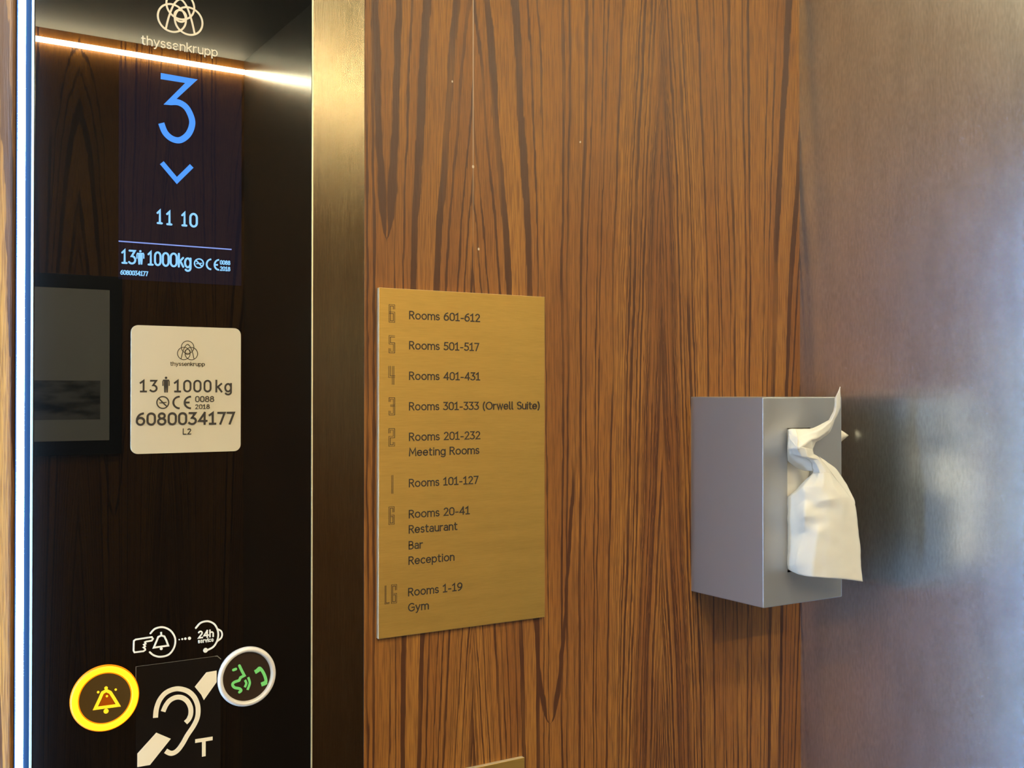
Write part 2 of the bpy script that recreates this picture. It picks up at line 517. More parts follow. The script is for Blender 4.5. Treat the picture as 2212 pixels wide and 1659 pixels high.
def tissue_material():
    m, nt, b = nmat('tissue_paper')
    nt.nodes.remove(b)
    out = nt.nodes['Material Output']
    x, y, z = xyz(nt)
    n = noise3(nt, x * 900.0, y * 900.0, z * 900.0, 1.0, 3.0)
    bp = nt.nodes.new('ShaderNodeBump'); bp.inputs['Strength'].default_value = 0.12; bp.inputs['Distance'].default_value = 0.0006
    nt.links.new(n.s, bp.inputs['Height'])
    d = nt.nodes.new('ShaderNodeBsdfDiffuse'); d.inputs[0].default_value = (0.86, 0.83, 0.78, 1)
    t = nt.nodes.new('ShaderNodeBsdfTranslucent'); t.inputs[0].default_value = (0.86, 0.82, 0.74, 1)
    nt.links.new(bp.outputs[0], d.inputs['Normal'])
    mx = nt.nodes.new('ShaderNodeMixShader'); mx.inputs[0].default_value = 0.30
    nt.links.new(d.outputs[0], mx.inputs[1]); nt.links.new(t.outputs[0], mx.inputs[2])
    nt.links.new(mx.outputs[0], out.inputs['Surface'])
    return m


M['photo'] = photo_material()
M['tissue'] = tissue_material()

# ------------------------------------------------------------------ the lift car
XS = 1.0704 * D            # steel side
XL = -0.62                 # far side, left of the camera
YB = -2.27                 # opposite long wall
ZT = 2.475                 # ceiling
WT = 0.04


def structure(name, *a, **k): return tag(box(name, *a, **k), kind='structure')


structure('wall_front', XL - WT, XS, 0.0, WT, 0, ZT, M['wood'])
structure('wall_back', XL - WT, XS, YB - WT, YB, 0, ZT, M['wood'])
structure('wall_right', XS, XS + WT, YB - WT, WT, 0, ZT, M['steel'])
bm = bmesh.new()                       # far side; its unseen doorway is added to let the cool fill in
for a in ((YB, -0.95, 0, ZT), (-0.06, 0, 0, ZT), (-0.95, -0.06, 2.15, ZT)):
    box_bm(bm, XL - WT, XL, *a)
tag(bm_obj('wall_left', bm, M['steel']), kind='structure')
structure('floor', XL - WT, XS + WT, YB - WT, WT, -WT, 0, M['floor'])
structure('ceiling', XL - WT, XS + WT, YB - WT, WT, ZT, ZT + WT, M['ceiling'])

# cool strip light, its channel and the brushed upright, all running the height of the wall
GY = -0.003                                            # front of the control panel glass
gx0 = at(71.0, 830, GY).x; gx1 = at(672.5, 830, GY).x
sx1 = at(786.0, 830, GY + 0.001).x
lx0 = at(36.5, 830, -0.008).x; lx1 = at(51.5, 830, -0.008).x
e = box('led_strip_light', lx0, lx1, -0.012, 0, 0.02, ZC + 0.36, M['edge_led'], bevel=0.0008)
tag(e, 'cool white glowing vertical strip light left of the black control panel', 'light')
structure('trim_1', lx1, gx0, -0.0012, 0, 0, ZT, M['metal_trim'])
structure('trim_3', lx0 - 0.0009, lx0, -0.0075, 0, 0, ZT, M['metal_trim'])
structure('trim_2', gx1 + 0.0012, sx1, GY - 0.0005, 0, 0, ZT, M['strip'], bevel=0.0006)

# warm cove strip on the opposite wall and its twin
for nm, y0, lab in (('cove_light', YB + 0.002, 'warm glowing line light along the top of the opposite wall, mirrored in the black glass'),
                    ('cove_light', -0.0055, 'warm glowing line light along the top of the panelled wall above the control panel')):
    c = box(nm, XL + 0.002, XS - 0.002, y0, y0 + (0.012 if y0 < -1 else 0.005), ZT - 0.043, ZT - 0.031, M['cove_led' if y0 < -1 else 'cove_led_near'])
    tag(c, lab, 'light')

for dx, lab in ((0.05, 'added round warm ceiling downlight, out of view, on the doorway side'), (0.65, 'added round warm ceiling downlight, out of view, nearer the steel wall')):
    dl = empty('added_downlight', (dx, -1.35, ZT), lab, 'light', None)  # lamp added out of view to share the warm light on the wall
    for nm, r0, r1, z0, z1, mm in (('lens', 0.0, 0.060, ZT - 0.006, ZT - 0.001, M['added_down_lens']), ('bezel', 0.060, 0.075, ZT - 0.010, ZT, M['gasket'])):
        bm = bmesh.new()
        n = 40
        prof = [(r0, z1), (r1, z1), (r1, z0), (r0, z0)] if r0 else [(r1, z1), (r1, z0)]
        rw = [[bm.verts.new((dx + r * math.cos(2 * math.pi * i / n), -1.35 + r * math.sin(2 * math.pi * i / n), zz)) for i in range(n)] for r, zz in prof]
        pairs = list(zip(rw, rw[1:])) + ([(rw[-1], rw[0])] if r0 else [])
        for a, b_ in pairs:
            for i in range(n): bm.faces.new((a[i], a[(i + 1) % n], b_[(i + 1) % n], b_[i]))
        if not r0:
            bm.faces.new(rw[0]); bm.faces.new(rw[1])
        bm_obj(nm, bm, mm, dl)

# ------------------------------------------------------------------ control panel
cp = empty('control_panel', ((gx0 + gx1) / 2, 0, 0.75), 'tall black glass lift control panel with blue floor display and lit alarm button', 'control panel')
zb, zt_ = 0.75, 2.25
box('glass_panel', gx0 + 0.0005, gx1, GY, 0, zb, zt_, M['glass'], cp, bevel=0.0004)
box('edge_trim', at(66.5, 830, GY).x, gx0, GY - 0.0005, 0, zb, zt_, M['gasket'], cp)
box('edge_trim', gx1, gx1 + 0.0012, GY - 0.0008, 0, zb, zt_, M['bright_edge'], cp)


def emblem(fl, cx, cy, r, wpx):
    """Three interlaced rings with the pointed arch inside; r = ring radius in photo px at (cx, cy)."""
    c = at(cx, cy, fl.yb); R = abs(c.z - at(cx, cy + r, fl.yb).z); W = R * wpx / r
    def ring(dx, dz, rr): fl.stroke([(c.x + R * (dx + rr * math.cos(t * math.pi / 24)), c.z + R * (dz + rr * math.sin(t * math.pi / 24))) for t in range(48)], W, True)
    ring(0, 0.60, 1.0); ring(-0.60, -0.42, 1.0); ring(0.60, -0.42, 1.0)
    q = catmull([(-1.04, -1.30), (-0.80, -0.30), (-0.45, 0.62), (0.0, 1.05), (0.45, 0.62), (0.80, -0.30), (1.04, -1.30)])
    fl.stroke([(c.x + R * a, c.z + R * b) for a, b in q], W, False)
    ring(0, -0.16, 0.42)


def person_sign(fl, cx, yt, yb_, w):
    h = yb_ - yt
    fl.pdisc(cx, yt + h * 0.09, h * 0.075)
    def q(*p): return [(cx + a * w, yt + b * h) for a, b in p]
    fl.ppoly(q((-.30, .20), (.30, .20), (.30, .58), (.24, 1.0), (.05, 1.0), (.0, .60), (-.05, 1.0), (-.24, 1.0), (-.30, .58)))
    for s in (-1, 1):
        fl.pstroke(q((s * .36, .23), (s * .44, .32), (s * .44, .56)), w * 0.13)


def no_smoking(fl, cx, cy, r, w):
    fl.pstroke([(cx + r * math.cos(t * math.pi / 16), cy + r * math.sin(t * math.pi / 16)) for t in range(32)], w, True)
    fl.pstroke([(cx - r * .68, cy - r * .68), (cx + r * .68, cy + r * .68)], w)
    fl.pstroke([(cx - r * .5, cy + r * .08), (cx + r * .55, cy - r * .02)], w * 0.8)


def ce_mark(fl, c0, c1, e0, e1, y0, y1, w, dy=0.0):
    cy, ry = (y0 + y1) / 2, (y1 - y0 - w) / 2
    fl.pstroke([(c1 - (c1 - c0 - w / 2) * math.sin(math.pi * t / 14), cy - ry * math.cos(math.pi * t / 14)) for t in range(15)], w, cap='flat')
    cy += dy
    fl.pstroke([(e1 - (e1 - e0 - w / 2) * math.sin(math.pi * t / 14), cy - ry * math.cos(math.pi * t / 14)) for t in range(15)], w, cap='flat')
    fl.pstroke([(e0 + w, cy), (e1 - w * .8, cy)], w, cap='flat')


YF = GY - 0.0004
fl = Flat(GY, YF)
emblem(fl, 389.5, 30, 29.6, 4.0)
fl.obj('emblem', M['silver_print'], cp)
fl = Flat(GY, YF)
write(fl, 'thyssenkrupp', 304.7, 96.2, 469.9, 21.0, 0.135, 0.20, yr=119)
fl.obj('lettering', M['silver_print'], cp)

# display
d0 = at(257, 140, GY); d1 = at(521, 612, GY)
dz1 = at(257, 588, GY).z
disp = box('display', d0.x, d1.x, GY - 0.0002, GY, dz1 - 0.006, at(257, 128, GY).z, M['screen'], cp)
fl = Flat(GY - 0.0002, YF)
s_ = 2.593
top = [(900, 426), (1072, 455), (950, 572)]
bowl = catmull([(950, 572), (1000, 574), (1045, 604), (1074, 665), (1073, 712), (1050, 757), (1008, 785), (963, 777), (925, 743), (903, 690)])
fl.pstroke([(a / s_, b / s_) for a, b in top + bowl[1:]], 13.2, cap='flat')
fl.obj('floor_digit', M['blue'], disp)
fl = Flat(GY - 0.0002, YF)
fl.pstroke([(349.5, 351.5), (382, 390), (414, 358.5)], 10.5, cap='flat')
fl.obj('arrow', M['blue'], disp)
fl = Flat(GY - 0.0002, YF)
for c, a, b_, yb_ in (('1', 338.6, 351, 484), ('1', 359.2, 371.8, 486.5), ('1', 392, 404, 489), ('0', 409, 427, 491)):
    write(fl, c, a, yb_, b_, 32.0, 0.15, cap_style='round')
fl.obj('clock_time', M['pale_blue'], disp)
fl = Flat(GY - 0.0002, YF)
fl.pstroke([(257.5, 521), (499, 538.8)], 2.6)
fl.obj('divider_line', M['line_blue'], disp)
fl = Flat(GY - 0.0002, YF)
for c, a, b_, yb_ in (('1', 262.3, 275, 569.8), ('3', 277.2, 294, 571), ('1', 319, 331.2, 573.5), ('0', 333, 348.2, 574.5), ('0', 350, 365.6, 576), ('0', 366.8, 383.2, 577), ('k', 384.6, 397.3, 578), ('g', 397.8, 413, 579.2)):
    write(fl, c, a, yb_, b_, 32.0, 0.14, cap_style='round')
person_sign(fl, 303, 540, 571.5, 17)
no_smoking(fl, 429.5, 569, 9.6, 2.6)
ce_mark(fl, 444.5, 456, 461.5, 473, 558.5, 583.5, 3.4, 1.2)
write(fl, '0088', 475, 571.6, 497, 9.8, 0.17, 0.24, yr=573)
write(fl, '2018', 475, 585.0, 497, 9.8, 0.17, 0.24, yr=586)
write(fl, '6080034177', 260, 593.5, 319.5, 10.6, 0.17, 0.2, yr=597)
fl.obj('lettering', M['pale_blue'], disp)

# rating plate
a0 = at(282.6, 702, GY); a1 = at(519.2, 841, GY); a2 = at(282.4, 981, GY)
rp_r = 0.0060
fl = Flat(GY, GY - 0.0012)
x0, x1, z0, z1 = a0.x, a1.x, a2.z, a0.z
pts = []
for cx_, cz_, a_ in ((x1 - rp_r, z1 - rp_r, 0), (x0 + rp_r, z1 - rp_r, 90), (x0 + rp_r, z0 + rp_r, 180), (x1 - rp_r, z0 + rp_r, 270)):
    for k in range(7):
        t = math.radians(a_ + 15 * k); pts.append((cx_ + rp_r * math.cos(t), cz_ + rp_r * math.sin(t)))
fl.poly(pts)
rp = fl.obj('rating_plate', M['rating'], cp)
tag(rp, 'cream rounded rectangular plate')
RY = GY - 0.0012
fl = Flat(RY, RY - 0.0002)
emblem(fl, 405.2, 758, 13.4, 1.5)
fl.obj('emblem', M['ink_soft'], rp)
fl = Flat(RY, RY - 0.0002)
write(fl, 'thyssenkrupp', 367.6, 790.2, 442.4, 9.4, 0.14, 0.2, yr=791)
fl.obj('brand_lettering', M['ink_soft'], rp)
fl = Flat(RY, RY - 0.0002)
for c, a, b_ in (('1', 301.5, 317.5), ('3', 323.4, 340.4), ('1', 375.5, 391), ('0', 395.6, 413.5), ('0', 417.4, 435.3), ('0', 439.6, 456.8), ('k', 465.2, 480.3), ('g', 484.4, 500.8)):
    write(fl, c, a, 847.8, b_, 27.6, 0.155)
person_sign(fl, 358.6, 813, 848, 15.5)
no_smoking(fl, 351.6, 869.4, 12.8, 2.4)
ce_mark(fl, 372.4, 388, 396.8, 412.4, 854.8, 883.8, 3.8)
write(fl, '0088', 421.4, 868.6, 462.6, 13.2, 0.15, 0.22)
write(fl, '2018', 421.4, 883.6, 453, 10.2, 0.14, 0.24)
write(fl, '6080034177', 293, 920, 507.4, 29, 0.16, 0.24, yr=918)
write(fl, 'L2', 394.6, 938.6, 413, 13.2, 0.13, 0.24)
fl.obj('lettering', M['ink'], rp)


# pictogram strip above the buttons
def q4(*p): return [(130 + a / 4.514, 1320 + b / 4.514) for a, b in p]


fl = Flat(GY, YF)
W4 = 17 / 4.514
fl.pstroke(q4((838, 297), (892, 288), (904, 270), (893, 253), (735, 277), (718, 290), (715, 385), (724, 402), (812, 391), (829, 378), (826, 364), (812, 354), (828, 342), (816, 327), (833, 318), (826, 303), (838, 297)), W4 * 0.9, True)
fl.pstroke(q4(*catmull([(880, 217), (925, 172), (1000, 157), (1075, 190), (1120, 265), (1112, 350), (1060, 422), (980, 445), (915, 432), (873, 400)])), W4, cap='round')
fl.pstroke(q4((912, 356), (938, 295), (955, 252), (985, 238), (1015, 246), (1034, 285), (1053, 336)), W4, True)
fl.pstroke(q4((984, 212), (985, 236)), W4)
fl.pdisc(*q4((985, 366))[0], 3.0)
for a, r in (((1160, 278), 1.4), ((1190, 273), 2.0), ((1220, 269), 2.6), ((1260, 265), 3.4)):
    fl.pdisc(*q4(a)[0], r)
fl.pstroke(q4(*catmull([(1322, 165), (1370, 114), (1440, 99), (1500, 125), (1533, 180), (1540, 240), (1525, 300), (1490, 350), (1430, 382)])), W4, cap='round')
fl.pstroke(q4(*catmull([(1540, 178), (1568, 195), (1578, 228), (1568, 262), (1538, 288)])), W4 * 0.9)
fl.pdisc(*q4((1416, 382))[0], 5.0)
p = q4((1342, 270), (1497, 252))
write(fl, '24h', p[0][0], p[0][1], p[1][0], 17.0, 0.19, 0.24)
p = q4((1343, 315), (1495, 300))
write(fl, 'service', p[0][0], p[0][1], p[1][0], 9.4, 0.19, 0.26)
fl.obj('call_pictogram', M['white_print'], cp)

# hearing loop sticker
SY = GY - 0.0004
fl = Flat(GY, SY)
o_ = at(293.5, 1440, GY); o1 = at(476.5, 1421, GY)
zS = at(293.5, 1440, GY).z
fl.poly([(o_.x, zS), (o1.x - 0.003, zS), (o1.x, zS - 0.003), (o1.x, zS - 0.125), (o_.x, zS - 0.125)])
st = fl.obj('hearing_loop_sticker', M['film'], cp)
fl = Flat(GY, SY - 0.00005)
fl.stroke([(o_.x, zS - 0.018), (o_.x, zS)], 0.0004)
fl.stroke([(o_.x, zS), (o1.x - 0.003, zS)], 0.00022)
fl.stroke([(o1.x - 0.0045, zS), (o1.x - 0.003, zS), (o1.x, zS - 0.003)], 0.0007)
fl.obj('sticker_edge', M['film_edge'], st)
fl = Flat(SY, SY - 0.0002)
fl.pstroke(q4(*catmull([(929, 1040), (938, 955), (968, 870), (1022, 803), (1090, 767), (1160, 758), (1240, 780), (1300, 830), (1335, 900), (1345, 970), (1335, 1045), (1300, 1120), (1240, 1210), (1195, 1290), (1150, 1352), (1108, 1382), (1070, 1385), (1028, 1363)])), 48 / 4.514, cap='flat')
fl.pstroke(q4(*catmull([(1003, 980), (1030, 920), (1070, 870), (1130, 841), (1190, 845), (1240, 880), (1270, 940), (1273, 1000), (1255, 1052), (1222, 1088)])), 47 / 4.514, cap='flat')
fl.ppoly(q4((1425, 597), (1525, 580), (1525, 692), (1400, 868), (1375, 815), (1312, 738)))
fl.ppoly(q4((937, 1185), (1078, 1245), (875, 1500), (752, 1521), (752, 1390)))
fl.obj('ear_pictogram', M['print'], st)
fl = Flat(SY, SY - 0.0002)
fl.pstroke(q4((1316, 1268), (1486, 1241)), 36 / 4.514, cap='flat')
fl.pstroke(q4((1400, 1262), (1400, 1417)), 36 / 4.514, cap='flat')
fl.obj('letter', M['print'], st)


def lathe(name, c, prof, mat, parent, n=64, disc=False):
    """Ring turned about the wall normal: prof = (radius, distance out from the glass)."""
    bm = bmesh.new()
    rows = []
    for r, h in prof:
        rows.append([bm.verts.new((c.x + r * math.cos(2 * math.pi * i / n), GY - h, c.z + r * math.sin(2 * math.pi * i / n))) for i in range(n)])
    for a, b_ in zip(rows, rows[1:]):
        for i in range(n):
            bm.faces.new((a[i], a[(i + 1) % n], b_[(i + 1) % n], b_[i]))
    if disc: bm.faces.new(rows[-1])
    return bm_obj(name, bm, mat, parent, smooth=not disc)


# alarm button
c = at(227.4, 1508.5, GY - 0.002)
R = abs(c.z - at(227.4, 1508.5 + 69.5, GY - 0.002).z)
ab = lathe('alarm_button', c, [(R * .80, 0), (R * .80, .0014)], M['alarm_face'], cp, disc=True)
tag(ab, 'amber lit alarm button')
lathe('lit_ring', c, [(R * .795, .0010), (R * .81, .0024), (R * .86, .0030), (R * .95, .0030), (R * .99, .0024)], M['amber'], ab)
lathe('ring_edge', c, [(R * .99, .0024), (R * 1.025, .0014), (R * 1.03, 0)], M['amber_rim'], ab)
lathe('ring_lip', c, [(R * .765, .0014), (R * .785, .0018), (R * .795, .0014)], M['amber_rim'], ab)
fl = Flat(GY - .0014, GY - .0019)
fl.pstroke(q4((342, 948), (388, 850), (412, 795), (450, 775), (488, 792), (525, 850), (566, 918)), 6.6, True)
fl.pdisc(*q4((447, 750))[0], 3.6)
fl.pdisc(*q4((447, 975))[0], 5.2)
fl.pdisc(*q4((370, 790))[0], 2.6); fl.pdisc(*q4((541, 765))[0], 2.4); fl.pdisc(*q4((455, 829))[0], 2.4)
fl.obj('bell_pictogram', M['amber_sign'], ab)
fl = Flat(GY - .0014, GY - .0016)
fl.ppoly(q4((375, 930), (405, 860), (430, 800), (475, 800), (515, 870), (535, 915)))
fl.obj('bell_backlight', M['amber_dim'], ab)

# voice call button
c = at(534.5, 1462, GY - 0.002)
R = abs(c.z - at(534.5, 1462 + 64.3, GY - 0.002).z)
cb = lathe('call_button', c, [(R * .83, 0), (R * .83, .0006)], M['call_face'], cp, disc=True)
tag(cb, 'silver ringed button with green call pictogram')
lathe('silver_ring', c, [(R * .815, .0006), (R * .84, .0026), (R * .88, .0034), (R * .93, .0034), (R * .98, .0024), (R, .0006), (R, 0)], M['chrome'], cb)
fl = Flat(GY - .0006, GY - .0010)
g = 26 / 4.514
fl.pstroke(q4((1747, 532), (1772, 585), (1795, 628), (1757, 648), (1745, 676)), g, cap='round')
fl.pstroke(q4(*catmull([(1745, 676), (1695, 694), (1680, 718), (1700, 745), (1748, 756), (1763, 774), (1747, 790)])), g, cap='round')
fl.pstroke(q4((1688, 574), (1712, 565)), g, cap='round')
fl.pstroke(q4(*catmull([(1806, 682), (1814, 705), (1804, 732)])), g * 0.85)
fl.pstroke(q4(*catmull([(1836, 655), (1848, 702), (1830, 757)])), g * 0.85)
fl.pstroke(q4(*catmull([(1918, 580), (1945, 556), (1980, 600), (2003, 660), (2003, 700), (1985, 712)])), g * 1.1)
fl.pstroke(q4((1915, 585), (1938, 570)), g * 1.5)
fl.pstroke(q4((1978, 708), (1996, 700)), g * 1.5)
fl.obj('voice_pictogram', M['green'], cb)
fl = Flat(GY - .0006, GY - .0010)
for a in ((1872, 568), (1872, 640), (1918, 635), (1875, 718), (1935, 690), (1952, 715)):
    fl.pdisc(*q4(a)[0], 1.3)
fl.obj('raised_dots', M['call_face'], cb)

# ------------------------------------------------------------------ brass floor directory
PT = 0.0058
v0 = at(818.6, 621, -PT); v1 = at(1177.0, 985, -PT); v2 = at(816.6, 1381, -PT)
sg = empty('floor_directory_sign', ((v0.x + v1.x) / 2, 0, v2.z), 'tall brass floor directory plate listing rooms on the wood panel', 'sign')
pl = box('plate', v0.x, v1.x, -PT, 0, v2.z, v0.z, M['brass'], sg, bevel=0.0005, seg=2)


def lit_edges(o):                       # light caught along the plate edges, put in as a paler colour
    o.data.materials.append(M['bright_edge'])
    for p in o.data.polygons:
        if p.normal.y > -0.9: p.material_index = 1


lit_edges(pl)
rows = [('Rooms 601-612', 883.7, 689.8, 1037, 690.6), ('Rooms 501-517', 883.6, 755, 1035, 755), ('Rooms 401-431', 883.5, 821, 1037.2, 820),
        ('Rooms 301-333 (Orwell Suite)', 883.4, 887, 1166, 884), ('Rooms 201-232', 883.3, 953, 1037.6, 950), ('Meeting Rooms', 883.2, 986, 1035.4, 983),
        ('Rooms 101-127', 883.0, 1053, 1033.4, 1047), ('Rooms 20-41', 882.8, 1120, 1014.8, 1114), ('Restaurant', 882.6, 1153, 988, 1148),
        ('Bar', 882.4, 1187.4, 913.5, 1185), ('Reception', 882.2, 1220.6, 981.8, 1215), ('Rooms 1-19', 881.4, 1288.6, 998.8, 1281), ('Gym', 881.2, 1321.8, 926.6, 1318)]
for s, xl, yb_, xr, yr in rows:
    fl = Flat(-PT, -PT - 0.0002)
    write(fl, s, xl, yb_, xr, 18.6, 0.145, 0.20, yr=yr)
    fl.obj('lettering', M['ink'], sg)

# engraved block numerals: hollow strokes
BLK = {'6': [[(1, .82), (1, 1), (0, 1), (0, 0), (1, 0), (1, .55), (.1, .55)]],
       '5': [[(1, 1), (0, 1), (0, .55), (1, .55), (1, 0), (0, 0), (0, .18)]],
       '4': [[(0, 1), (0, .42), (1, .42)], [(.78, 1), (.78, 0)]],
       '3': [[(0, .84), (0, 1), (1, 1), (1, 0), (0, 0), (0, .16)], [(.35, .53), (1, .53)]],
       '2': [[(0, .82), (0, 1), (1, 1), (1, .52), (0, .52), (0, 0), (1, 0), (1, .15)]],
       '1': [[(.5, 1), (.5, 0)]],
       'G': [[(1, .76), (1, 1), (0, 1), (0, 0), (1, 0), (1, .48), (.55, .48)]],
       'L': [[(0, 1), (0, 0), (1, 0)]]}


def numeral(fl, ch, xa, xb, yt, yb_):
    a = at(xa, yt, fl.yb); b_ = at(xb, yb_, fl.yb)
    t = (b_.x - a.x) * 0.24 if ch != '1' else (b_.x - a.x) * 0.8
    w = 0.00055
    x0, x1, z0, z1 = a.x + t / 2, b_.x - t / 2, b_.z + t / 2, a.z - t / 2
    for st_ in BLK[ch]:
        P = [Vector((x0 + (x1 - x0) * p[0], z0 + (z1 - z0) * p[1])) for p in st_]
        d = (P[0] - P[1]).normalized(); P[0] = P[0] + d * t / 2
        d = (P[-1] - P[-2]).normalized(); P[-1] = P[-1] + d * t / 2
        for sgn, wd in ((1, w), (-1, w * 0.7)):
            Q = []
            n = len(P)
            for i in range(n):
                d0 = (P[i] - P[i - 1]).normalized() if i else (P[1] - P[0]).normalized()
                d1 = (P[i + 1] - P[i]).normalized() if i < n - 1 else d0
                tt = (d0 + d1).normalized(); nn = Vector((-tt.y, tt.x))
                k = max(.4, nn.dot(Vector((-d1.y, d1.x))))
                Q.append(P[i] + nn * (sgn * t / 2 / k))
            fl.stroke([(q.x, q.y) for q in Q], wd)


for ch, xa, xb, yt, yb_ in (('6', 840.5, 852.5, 657.8, 696.5), ('5', 840.5, 852.5, 724.6, 762.4), ('4', 839.5, 853, 791, 830.5), ('3', 840.5, 852.5, 859, 896.4),
                            ('2', 840, 852.3, 926, 963.6), ('1', 845.5, 849, 1027, 1065.8), ('G', 840, 851.6, 1095, 1132.4)):
    fl = Flat(-PT, -PT - 0.0002)
    numeral(fl, ch, xa, xb, yt, yb_)
    fl.obj('floor_numeral', M['ink_soft'], sg)
fl = Flat(-PT, -PT - 0.0002)
numeral(fl, 'L', 831.5, 840.8, 1265.5, 1304); numeral(fl, 'G', 845.4, 856.8, 1263.5, 1302)
fl.obj('floor_numeral', M['ink_soft'], sg)

# second brass plate, lower down
v = at(1133.2, 1636, -PT)
w0 = at(820, 1700, -PT)
s2 = box('brass_plate', w0.x, v.x, -PT, 0, v.z - 0.12, v.z, M['brass'], bevel=0.0005)
lit_edges(s2)
tag(s2, 'small brass plate at the lower edge below the floor directory', 'sign')

# ------------------------------------------------------------------ tissue dispenser
bx0, bx1, bd = 0.8795 * D, 1.0097 * D, 0.1230 * D
bz1, bz0 = ZC - 0.0047 * D, ZC - 0.2450 * D
FY = -bd
td = empty('tissue_dispenser', ((bx0 + bx1) / 2, 0, bz0), 'grey metal tissue box mounted on the wood panel in the corner by the steel wall', 'tissue box')
T0, S0 = 1660, 3.608


def q8(cx, cy, d):
    """Tissue measurement: photo position and distance out from the box front (mm)."""
    return at(T0 + cx / S0, 820 + cy / S0, FY - d / 1000.0)


s0 = q8(146, 378, 0); s1 = q8(330, 1480, 0)
bm = bmesh.new()
box_bm(bm, bx0, bx1, FY, 0, bz0, bz1)
bm.faces.ensure_lookup_table()
bmesh.ops.delete(bm, geom=[max(bm.faces, key=lambda f: f.calc_center_median().y)], context='FACES')     # open at the wall
es = [e_ for e_ in bm.edges if len(e_.link_faces) == 2]
bmesh.ops.bevel(bm, geom=es, offset=0.0012, segments=3, affect='EDGES', profile=0.5)
fr = max((f for f in bm.faces if abs(f.calc_center_median().y - FY) < 1e-5), key=lambda f: f.calc_area())
oc = sorted(fr.verts, key=lambda v: (v.co.z > ZC - 0.12, v.co.x))          # bottom left, bottom right, top left, top right
sc_ = [bm.verts.new((xx, FY, z_)) for xx, z_ in ((s0.x, s1.z), (s1.x, s1.z), (s0.x, s0.z), (s1.x, s0.z))]
bm.faces.remove(fr)
for i, j in ((0, 1), (1, 3), (3, 2), (2, 0)):
    bm.faces.new((oc[i], oc[j], sc_[j], sc_[i]))
shell = bm_obj('shell', bm, M['box'], td)
sm = shell.modifiers.new('sheet', 'SOLIDIFY'); sm.thickness = 0.0008; sm.offset = -1


def loft(bm, rows):
    g_ = [[bm.verts.new(q8(*p)) for p in r] for r in rows]
    for a, b_ in zip(g_, g_[1:]):
        for i in range(len(a) - 1):
            bm.faces.new((a[i], a[i + 1], b_[i + 1], b_[i]))


bm = bmesh.new()
# horn that stands up from the slot
loft(bm, [[(555, 56, 38), (557, 54, 39), (559, 56, 39), (561, 60, 38)],
          [(541, 92, 36), (547, 92, 39), (553, 93, 39), (562, 95, 37)],
          [(515, 145, 34), (528, 140, 38), (545, 140, 38), (564, 140, 34)],
          [(514, 205, 31), (530, 210, 37), (546, 215, 36), (560, 222, 30)],
          [(508, 248, 28), (520, 258, 36), (530, 270, 35), (545, 258, 28)],
          [(470, 318, 24), (490, 325, 34), (505, 335, 33), (520, 305, 25)],
          [(400, 352, 18), (430, 370, 32), (460, 400, 32), (482, 405, 22)],
          [(325, 383, 12), (355, 410, 30), (395, 450, 32), (430, 455, 20)],
          [(245, 382, 8), (285, 425, 26), (330, 470, 32), (372, 488, 20)],
          [(185, 384, 6), (210, 440, 22), (280, 510, 33), (345, 545, 22)],
          [(155, 395, 1), (165, 470, 14), (230, 540, 31), (348, 575, 23)]])
# rolled clump under the horn and the shaded fold beneath it
loft(bm, [[(148, 390, 0), (160, 388, 4), (185, 384, 8), (215, 386, 12)],
          [(147, 450, 0), (165, 450, 9), (190, 450, 18), (225, 440, 24)],
          [(147, 530, 0), (158, 535, 9), (168, 540, 17), (225, 535, 30)],
          [(147, 580, 0), (175, 575, 9), (200, 586, 17), (255, 600, 28)],
          [(148, 618, 0), (200, 622, 6), (255, 615, 14), (310, 622, 26)],
          [(150, 632, 0), (215, 672, 3), (275, 680, 8), (340, 650, 22)],
          [(165, 645, -1), (225, 690, 0), (285, 712, 3), (345, 715, 16)]])
# neck from the clump into the hanging sheet
loft(bm, [[(168, 540, 15), (225, 520, 30), (290, 530, 33), (345, 545, 23)],
          [(198, 585, 17), (255, 602, 29), (310, 605, 33), (352, 580, 25)],
          [(310, 622, 24), (350, 628, 30), (385, 620, 33), (400, 615, 27)],
          [(338, 650, 24), (375, 660, 31), (410, 650, 34), (432, 642, 27)],
          [(348, 705, 20), (395, 712, 33), (450, 705, 37), (480, 700, 30)],
          [(345, 728, 20), (400, 745, 34), (460, 740, 38), (506, 742, 31)]])
